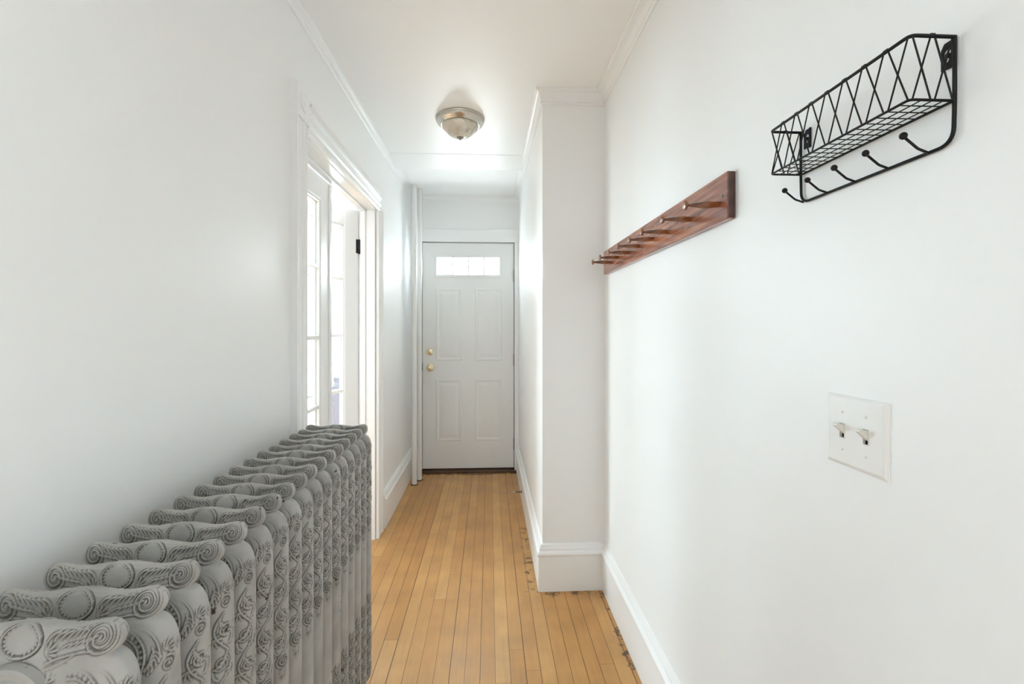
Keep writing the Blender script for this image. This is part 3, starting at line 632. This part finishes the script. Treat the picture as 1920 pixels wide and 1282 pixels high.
# ------------------------------------------------------------------ cast iron radiator sections with relief
RES = 0.0005
class Relief:
    """height field over (t, z); strokes are stamped as soft ridges"""
    def __init__(s, t0, t1, z0, z1):
        s.t0, s.z0 = t0, z0; s.n = int((t1 - t0) / RES) + 2; s.m = int((z1 - z0) / RES) + 2
        s.H = np.zeros((s.m, s.n), np.float32); s.G = np.zeros((s.m, s.n), np.float32)
    def stroke(s, pts, w0, h0, w1=None, h1=None, groove=False):
        w1 = w0 if w1 is None else w1; h1 = h0 if h1 is None else h1
        P = np.array(pts, float); d = np.hypot(*(P[1:] - P[:-1]).T); L = np.concatenate(([0], np.cumsum(d))); tot = L[-1]
        if tot < 1e-6: return
        n = max(2, int(tot / 0.0006)); q = np.linspace(0, tot, n); xs = np.interp(q, L, P[:, 0]); zs = np.interp(q, L, P[:, 1])
        for k in range(n):
            f = k / (n - 1); w_ = w0 + (w1 - w0) * f; h = h0 + (h1 - h0) * f
            ci = (xs[k] - s.t0) / RES; cj = (zs[k] - s.z0) / RES; rr = int(2.4 * w_ / RES) + 1
            i0, i1 = max(0, int(ci) - rr), min(s.n, int(ci) + rr + 2); j0, j1 = max(0, int(cj) - rr), min(s.m, int(cj) + rr + 2)
            if i0 >= i1 or j0 >= j1: continue
            ii = (np.arange(i0, i1) - ci) * RES; jj = (np.arange(j0, j1) - cj) * RES
            g = h * np.exp(-((ii[None, :] ** 2 + jj[:, None] ** 2) / (w_ * w_)) ** 1.3)
            T = s.G if groove else s.H
            T[j0:j1, i0:i1] = np.maximum(T[j0:j1, i0:i1], g)
    def spiral(s, cx, cz, r1, r0, turns, a0, sgn, w_, h):
        n = 60; pts = []
        for k in range(n + 1):
            f = k / n; r = r1 + (r0 - r1) * f; a = a0 + sgn * 2 * PI * turns * f; pts.append((cx + r * math.cos(a), cz + r * math.sin(a)))
        s.stroke(pts, w_, h, w_ * 0.7, h * 0.9)
        s.stroke([(cx, cz), (cx + 1e-4, cz + 1e-3)], w_ * 1.2, h)
    def leaf(s, x, z, ang, ln, bend, w_, h):
        pts = []
        for k in range(13):
            f = k / 12; a = ang + bend * f; 
            if k == 0: px, pz = x, z
            else: px += ln / 12 * math.cos(a); pz += ln / 12 * math.sin(a)
            pts.append((px, pz))
        s.stroke(pts, w_ * 0.6, h * 0.7, w_, h)
    def fan(s, x, z, a0, a1, n, ln, bend, w_, h):
        for k in range(n):
            f = k / max(1, n - 1); s.leaf(x, z, a0 + (a1 - a0) * f, ln * (0.75 + 0.4 * math.sin(PI * f)), bend, w_, h)
    def sample(s, t, z):
        H = s.H - s.G; ci = np.clip((t - s.t0) / RES, 0, s.n - 1.001); cj = np.clip((z - s.z0) / RES, 0, s.m - 1.001)
        i = ci.astype(int); j = cj.astype(int); fi = ci - i; fj = cj - j
        return H[j, i] * (1 - fi) * (1 - fj) + H[j, i + 1] * fi * (1 - fj) + H[j + 1, i] * (1 - fi) * fj + H[j + 1, i + 1] * fi * fj

A0, B0 = 0.1185, 0.0305
def section_mesh():
    g = random.Random(3)
    # perimeter of the plan outline (superellipse), t = arc length from the middle of the flat face
    NP = 4000; ph = np.linspace(0, PI / 2, NP)
    ex = A0 * np.sin(ph) ** 0.45; ey = B0 * np.cos(ph) ** 0.66
    L = np.concatenate(([0], np.cumsum(np.hypot(np.diff(ex), np.diff(ey))))); LQ = L[-1]
    MQ = 124
    dens = np.linspace(0, 1, MQ + 1); tq = LQ * (dens * 0.88 + 0.12 * np.sin(dens * PI / 2))
    qx, qy = np.interp(tq, L, ex), np.interp(tq, L, ey)
    F = Relief(0, LQ + 0.032, 0.05, 0.95)
    c0 = LQ - 0.016
    def frond(x, z, ang, ln, sg, n=5):
        """acanthus frond: curved spine with lobes on both sides"""
        pts = []; px, pz = x, z
        for k in range(15):
            f = k / 14; a = ang + sg * 1.3 * f; px += ln / 14 * math.cos(a); pz += ln / 14 * math.sin(a); pts.append((px, pz, a))
        F.stroke([(p[0], p[1]) for p in pts], 0.0010, 0.0016, 0.0008, 0.0012)
        for k in range(n):
            p = pts[2 + int(k * 12 / n)]; l2 = ln * (0.42 - 0.035 * k)
            for sd in (-1, 1): F.leaf(p[0] + 0.001 * math.cos(p[2]), p[1], p[2] + sd * 0.95, l2, -sd * 0.9, 0.00125, 0.0021)
    def vine(z0, z1, step):
        up = 1 if z1 > z0 else -1
        pts = []
        for i in range(241):
            zz = z0 + (z1 - z0) * i / 240; pts.append((c0 + 0.013 * math.sin(PI * (zz - z0) / step), zz))
        F.stroke(pts, 0.0013, 0.0020)
        nn = int(round(abs(z1 - z0) / step))
        for k in range(nn):
            zc = z0 + (z1 - z0) * (k + 0.5) / nn; sg = 1 if k % 2 == 0 else -1
            sx = c0 - sg * up * 0.004
            F.spiral(sx, zc, 0.0112, 0.0020, 1.6, PI / 2 * up + sg, -sg, 0.00105, 0.0025)
            frond(c0 + sg * up * 0.004, zc - 0.020 * up, (PI / 2) * up + sg * up * 0.25, 0.030, -sg * up)
            frond(c0 - sg * up * 0.014, zc + 0.006 * up, (PI / 2) * up - sg * up * 0.5, 0.020, sg * up, 5)
            F.fan(c0 + sg * up * 0.012, zc + 0.012 * up, (PI / 2) * up - 1.2, (PI / 2) * up + 1.2, 5, 0.012, 0.5 * sg, 0.0011, 0.0019)
        for zc in np.arange(min(z0, z1) + 0.005, max(z0, z1) - 0.005, 0.0125):
            F.spiral(c0 - 0.027 + g.uniform(-.002, .002), zc, 0.0042, 0.001, 1.0, g.uniform(0, 6), g.choice((-1, 1)), 0.0010, 0.0019)
            if g.random() < 0.6: F.leaf(c0 + 0.024, zc + 0.006, g.uniform(1.0, 2.2), 0.008, 2.4 * g.choice((-1, 1)), 0.0010, 0.0013)
    vine(0.850, 0.640, 0.0525)
    vine(0.075, 0.335, 0.052)
    F.spiral(c0 + 0.003, 0.624, 0.0150, 0.002, 2.3, PI / 2, 1, 0.0011, 0.0026); F.spiral(c0 + 0.003, 0.350, 0.013, 0.002, 2.0, -PI / 2, -1, 0.0011, 0.0024)
    F.fan(c0 + 0.002, 0.610, -2.6, -0.6, 7, 0.012, 0.3, 0.0011, 0.0017)
    F.stroke([(c0 + 0.002, 0.608), (c0 + 0.002, 0.582)], 0.0011, 0.0015, 0.0008, 0.0004)
    # C scrolls on the shoulder: beaded band between two ribs, round a small shell
    sx, sz = LQ - 0.070, 0.878
    for r, wd, hh in ((0.0290, 0.0011, 0.0024), (0.0215, 0.0010, 0.0022)):
        F.stroke([(sx + r * math.cos(R(a)), sz + r * 1.25 * math.sin(R(a))) for a in range(105, -95, -4)], wd, hh)
    for a in range(95, -90, -13):
        F.stroke([(sx + r * math.cos(R(a)), sz + 1.25 * r * math.sin(R(a))) for r in (0.0245, 0.0262)], 0.0014, 0.0012)
    F.spiral(sx + 0.001, sz - 0.030, 0.0085, 0.002, 1.4, 0.2, -1, 0.0011, 0.0024)
    F.fan(sx - 0.004, sz - 0.012, -0.6, 1.7, 6, 0.017, 0.2, 0.0013, 0.0020)
    # leaves and curls running over the shoulder
    F.stroke([(LQ - 0.044 + 0.020 * math.sin(R(a)), 0.912 - 0.040 * (1 - math.cos(R(a)))) for a in range(0, 91, 4)], 0.0010, 0.0018)
    F.spiral(LQ - 0.013, 0.866, 0.0105, 0.002, 1.5, 1.8, -1, 0.0010, 0.0022)
    frond(LQ - 0.034, 0.892, -1.1, 0.030, -1, 5); F.fan(LQ - 0.018, 0.884, -0.2, 2.2, 5, 0.013, -0.8, 0.0011, 0.0018)
    F.fan(LQ + 0.002, 0.878, -0.4, 1.6, 4, 0.011, 0.8, 0.0010, 0.0014)
    # cartouche on the broad face
    F.spiral(0.030, 0.868, 0.019, 0.003, 1.7, 1.2, -1, 0.0015, 0.0026); F.spiral(0.040, 0.822, 0.015, 0.003, 1.6, -1.0, 1, 0.0014, 0.0024)
    frond(0.012, 0.835, 1.5, 0.045, 1); frond(0.055, 0.83, 1.2, 0.035, -1); frond(0.02, 0.89, 0.2, 0.03, 1)
    F.stroke([(0.064 + 0.012 * math.cos(R(a)), 0.845 + 0.035 * math.sin(R(a))) for a in range(-80, 81, 5)], 0.0013, 0.0022)
    for zc in np.arange(0.60, 0.80, 0.045):
        F.spiral(0.034, zc, 0.013, 0.003, 1.5, g.uniform(0, 6), g.choice((-1, 1)), 0.0013, 0.0024); frond(0.012, zc - 0.01, 1.2, 0.03, g.choice((-1, 1)))
        F.fan(0.056, zc, -1.0, 1.0, 5, 0.014, 1.2, 0.0012, 0.0019)
    F.stroke([(LQ - 0.074, 0.84), (LQ - 0.074, 0.06)], 0.0011, 0.0018, groove=True)
    # crest ornament, laid flat over (x, z)
    G = Relief(0.0, 0.115, 0.895, 0.985)
    cx, cz = 0.0865, 0.9400
    G.spiral(cx, cz, 0.0172, 0.0012, 2.7, 0.9, -1, 0.00105, 0.0024)
    for q in range(7):
        x0 = 0.030 + 0.0068 * q
        G.leaf(x0, 0.9405 + 0.0008 * q, 1.25, 0.0165, -1.0, 0.0012, 0.0024)
        if q > 1: G.leaf(x0 + 0.002, 0.9325 + 0.0008 * q, 0.80, 0.0120, -0.6, 0.0010, 0.0020)
    G.leaf(0.030, 0.9185, 0.55, 0.050, -0.62, 0.0012, 0.0020); G.leaf(0.026, 0.912, 0.25, 0.040, 0.35, 0.0010, 0.0014)
    G.fan(0.029, 0.930, -0.9, 1.4, 6, 0.012, 0.4, 0.0010, 0.0018)
    G.stroke([(0.022 + 0.052 * f, 0.9545 + 0.0030 * math.sin(PI * f) - 0.004 * f) for f in np.linspace(0, 1, 14)], 0.0010, 0.0014)
    G.stroke([(0.0215 * math.cos(a), 0.9405 + 0.0160 * math.sin(a)) for a in np.linspace(-PI / 2, PI / 2, 50)], 0.0011, 0.0026)
    for a in np.linspace(-1.2, 1.2, 9): G.stroke([(0.0185 * math.cos(a), 0.9405 + 0.0132 * math.sin(a)), (0.0178 * math.cos(a), 0.9405 + 0.0127 * math.sin(a))], 0.0009, 0.0013)
    G.stroke([(0.0235 * math.cos(a), 0.9405 + 0.0178 * math.sin(a)) for a in np.linspace(-PI / 2, PI / 2, 50)], 0.0009, 0.0012, groove=True)
    # levels; above ZM each level is stretched to the wavy top outline
    ZM, ZT0 = 0.905, 0.9585
    zs = np.concatenate([np.linspace(0.055, 0.345, 170)[:-1], np.linspace(0.345, 0.60, 40)[:-1], np.linspace(0.60, ZM, 230)[:-1], ZM + (ZT0 - ZM) * np.sin(np.linspace(0, PI / 2, 70)) ** 0.85])
    NZ = len(zs); T = 4 * MQ
    t_abs = np.concatenate([tq[:-1], tq[::-1][:-1], tq[:-1], tq[::-1][:-1]])
    px = np.concatenate([qx[:-1], qx[::-1][:-1], -qx[:-1], -qx[::-1][:-1]])
    py = np.concatenate([-qy[:-1], qy[::-1][:-1], qy[:-1], -qy[::-1][:-1]])
    nx = np.roll(py, -1) - np.roll(py, 1); ny = -(np.roll(px, -1) - np.roll(px, 1)); nl = np.hypot(nx, ny); nx, ny = nx / nl, ny / nl
    def outline(x):
        u = np.abs(x) / 0.1065
        return 0.9575 + 0.0030 * np.exp(-(u / 0.22) ** 2) + 0.0030 * np.exp(-((u - 0.86) / 0.13) ** 2) - 0.0030 * np.exp(-((u - 0.50) / 0.16) ** 2)
    t_con = np.concatenate([tq[:-1], 2 * LQ - tq[::-1][:-1], 2 * LQ - tq[:-1], tq[::-1][:-1]]); t_con = np.minimum(t_con, LQ + 0.031)
    def thick(z):
        bb = B0
        if z > 0.835: u = min(1.0, (z - 0.835) / 0.125); bb = B0 * (1 - 0.74 * u ** 1.3)
        if z > 0.9535: u = min(1.0, (z - 0.9535) / (ZT0 - 0.9535)); bb *= math.sqrt(max(0.0, 1 - u * u)) * 0.96 + 0.04
        return bb
    th_ = np.array([thick(z) for z in zs]); arc = np.concatenate(([0], np.cumsum(np.hypot(np.diff(zs), np.diff(th_)))))
    kM = int(np.searchsorted(zs, ZM)); atot = arc[-1] - arc[kM]
    gz = np.where(zs > ZM, ZM + (arc - arc[kM]) / atot * (ZT0 + 0.001 - ZM), zs)
    V = np.zeros((NZ, T, 3)); D1 = np.zeros((NZ, T))
    for j, z in enumerate(zs):
        a = A0; bb = B0
        if z > 0.884:
            u = min(1.0, (z - 0.884) / 0.0380); a = A0 - 0.0215 * (1 - math.sqrt(max(0, 1 - u * u)))
        if z > 0.9220:
            dz = z - 0.9405; al = 0.0870 + math.sqrt(max(0.0, 0.0195 ** 2 - dz * dz)); a = max(al, 0.0970 if z < 0.9265 else al)
        bb = th_[j]
        if z < 0.09: u = (0.09 - z) / 0.035; a = A0 - 0.020 * (1 - math.sqrt(max(0, 1 - min(1, u) ** 2))); bb = B0 * (1 - 0.4 * u * u)
        X = px * a / A0
        zz = np.full(T, z)
        d1 = F.sample(t_con, zz); d2 = G.sample(np.abs(X), np.full(T, gz[j]))
        k = min(1.0, max(0.0, (z - 0.900) / 0.014)); cap = 1.0 if z < 0.9565 else max(0.0, 1 - (z - 0.9565) / 0.0020)
        # the end scrolls only lie on the broad faces, not round the edge
        d = (d1 * (1 - k) + d2 * k) * 1.15 * cap; D1[j] = d
        zo = zz if z <= ZM else ZM + (z - ZM) * (outline(X) - ZM) / (ZT0 - ZM)
        V[j, :, 0] = X + nx * d; V[j, :, 1] = py * bb / B0 + ny * d; V[j, :, 2] = zo
    vs = V.reshape(-1, 3)
    J, K = np.meshgrid(np.arange(NZ - 1), np.arange(T), indexing='ij')
    fs = np.stack([J * T + K, J * T + (K + 1) % T, (J + 1) * T + (K + 1) % T, (J + 1) * T + K], -1).reshape(-1, 4)
    # close bottom and top with strips across the thin plan outline
    caps = []
    for base in (0, (NZ - 1) * T):
        ring = [base + i for i in range(T)]
        h = T // 2; fr = [base + (i - h // 2) % T for i in range(h + 1)]; bk_ = [base + (T + h // 2 + (h - i)) % T for i in range(h + 1)]
        for i in range(h):
            q = []
            for v in (fr[i], fr[i + 1], bk_[i + 1], bk_[i]):
                if v not in q: q.append(v)
            if len(q) > 2: caps.append(q)
    me = bpy.data.meshes.new('radiator_section')
    me.from_pydata(vs.tolist(), [], fs.tolist() + caps)
    me.polygons.foreach_set('use_smooth', [True] * len(me.polygons)); me.update()
    import bmesh
    bm = bmesh.new(); bm.from_mesh(me); bmesh.ops.recalc_face_normals(bm, faces=bm.faces[:]); bm.to_mesh(me); bm.free()
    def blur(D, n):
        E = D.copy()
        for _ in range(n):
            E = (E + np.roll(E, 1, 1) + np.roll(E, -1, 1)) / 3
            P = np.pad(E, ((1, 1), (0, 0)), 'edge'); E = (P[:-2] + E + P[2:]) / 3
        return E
    gr = np.clip((blur(D1, 3) - D1 - 0.00008) / 0.00040, 0, 1).ravel()  # darker in the hollows beside the raised relief
    at = me.attributes.new('relief_hollow', 'FLOAT', 'POINT'); at.data.foreach_set('value', gr.astype(np.float32))
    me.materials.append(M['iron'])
    return me
SEC = section_mesh()

def radiator(label, loc, rotz, n, pitch, m=None, boss=True):
    """row of sections along local +y starting at the origin"""
    root = thing('radiator', label, 'radiator', loc); root.rotation_euler = (0, 0, rotz)
    me = SEC
    if m: me = SEC.copy(); me.materials.clear(); me.materials.append(m)
    mm = m or M['iron']
    for i in range(n):
        s_ = bpy.data.objects.new('section', me); C.objects.link(s_); s_.parent = root
        s_.location = (rnd.uniform(-0.0012, 0.0012), i * pitch, rnd.uniform(-0.0008, 0.0008)); s_.rotation_euler = (0, 0, R(rnd.uniform(-0.35, 0.35)))
    for z in (0.155, 0.862):
        h = MB().tube([(0, -0.02, z), (0, (n - 1) * pitch + 0.02, z)], 0.022, 20); h.build('connecting_hub', mm, root)
    for y, d in ((0, -1), ((n - 1) * pitch, 1)):
        for z in (0.862,) if boss else ():
            b = MB().lathe([(0.038, 0.0190), (0.0375, 0.0295), (0.036, 0.0315), (0.034, 0.0315), (0.0325, 0.0295), (0.031, 0.0282), (0.025, 0.0282), (0.0235, 0.0305), (0.0220, 0.0312), (0.0190, 0.0312), (0.0175, 0.0300), (0.016, 0.0284), (0.0005, 0.0284)], (0.0, y, z + 0.024), (0, d, 0), 96, False)
            b.build('end_plug', mm, root)
        for x in (-0.085, 0.085):
            l_ = MB().lathe([(0.026, 0.0), (0.028, 0.006), (0.020, 0.018), (0.016, 0.040), (0.019, 0.065), (0.024, 0.09)], (x, y, 0), (0, 0, 1), 20)
            l_.build('foot', mm, root)
    return root
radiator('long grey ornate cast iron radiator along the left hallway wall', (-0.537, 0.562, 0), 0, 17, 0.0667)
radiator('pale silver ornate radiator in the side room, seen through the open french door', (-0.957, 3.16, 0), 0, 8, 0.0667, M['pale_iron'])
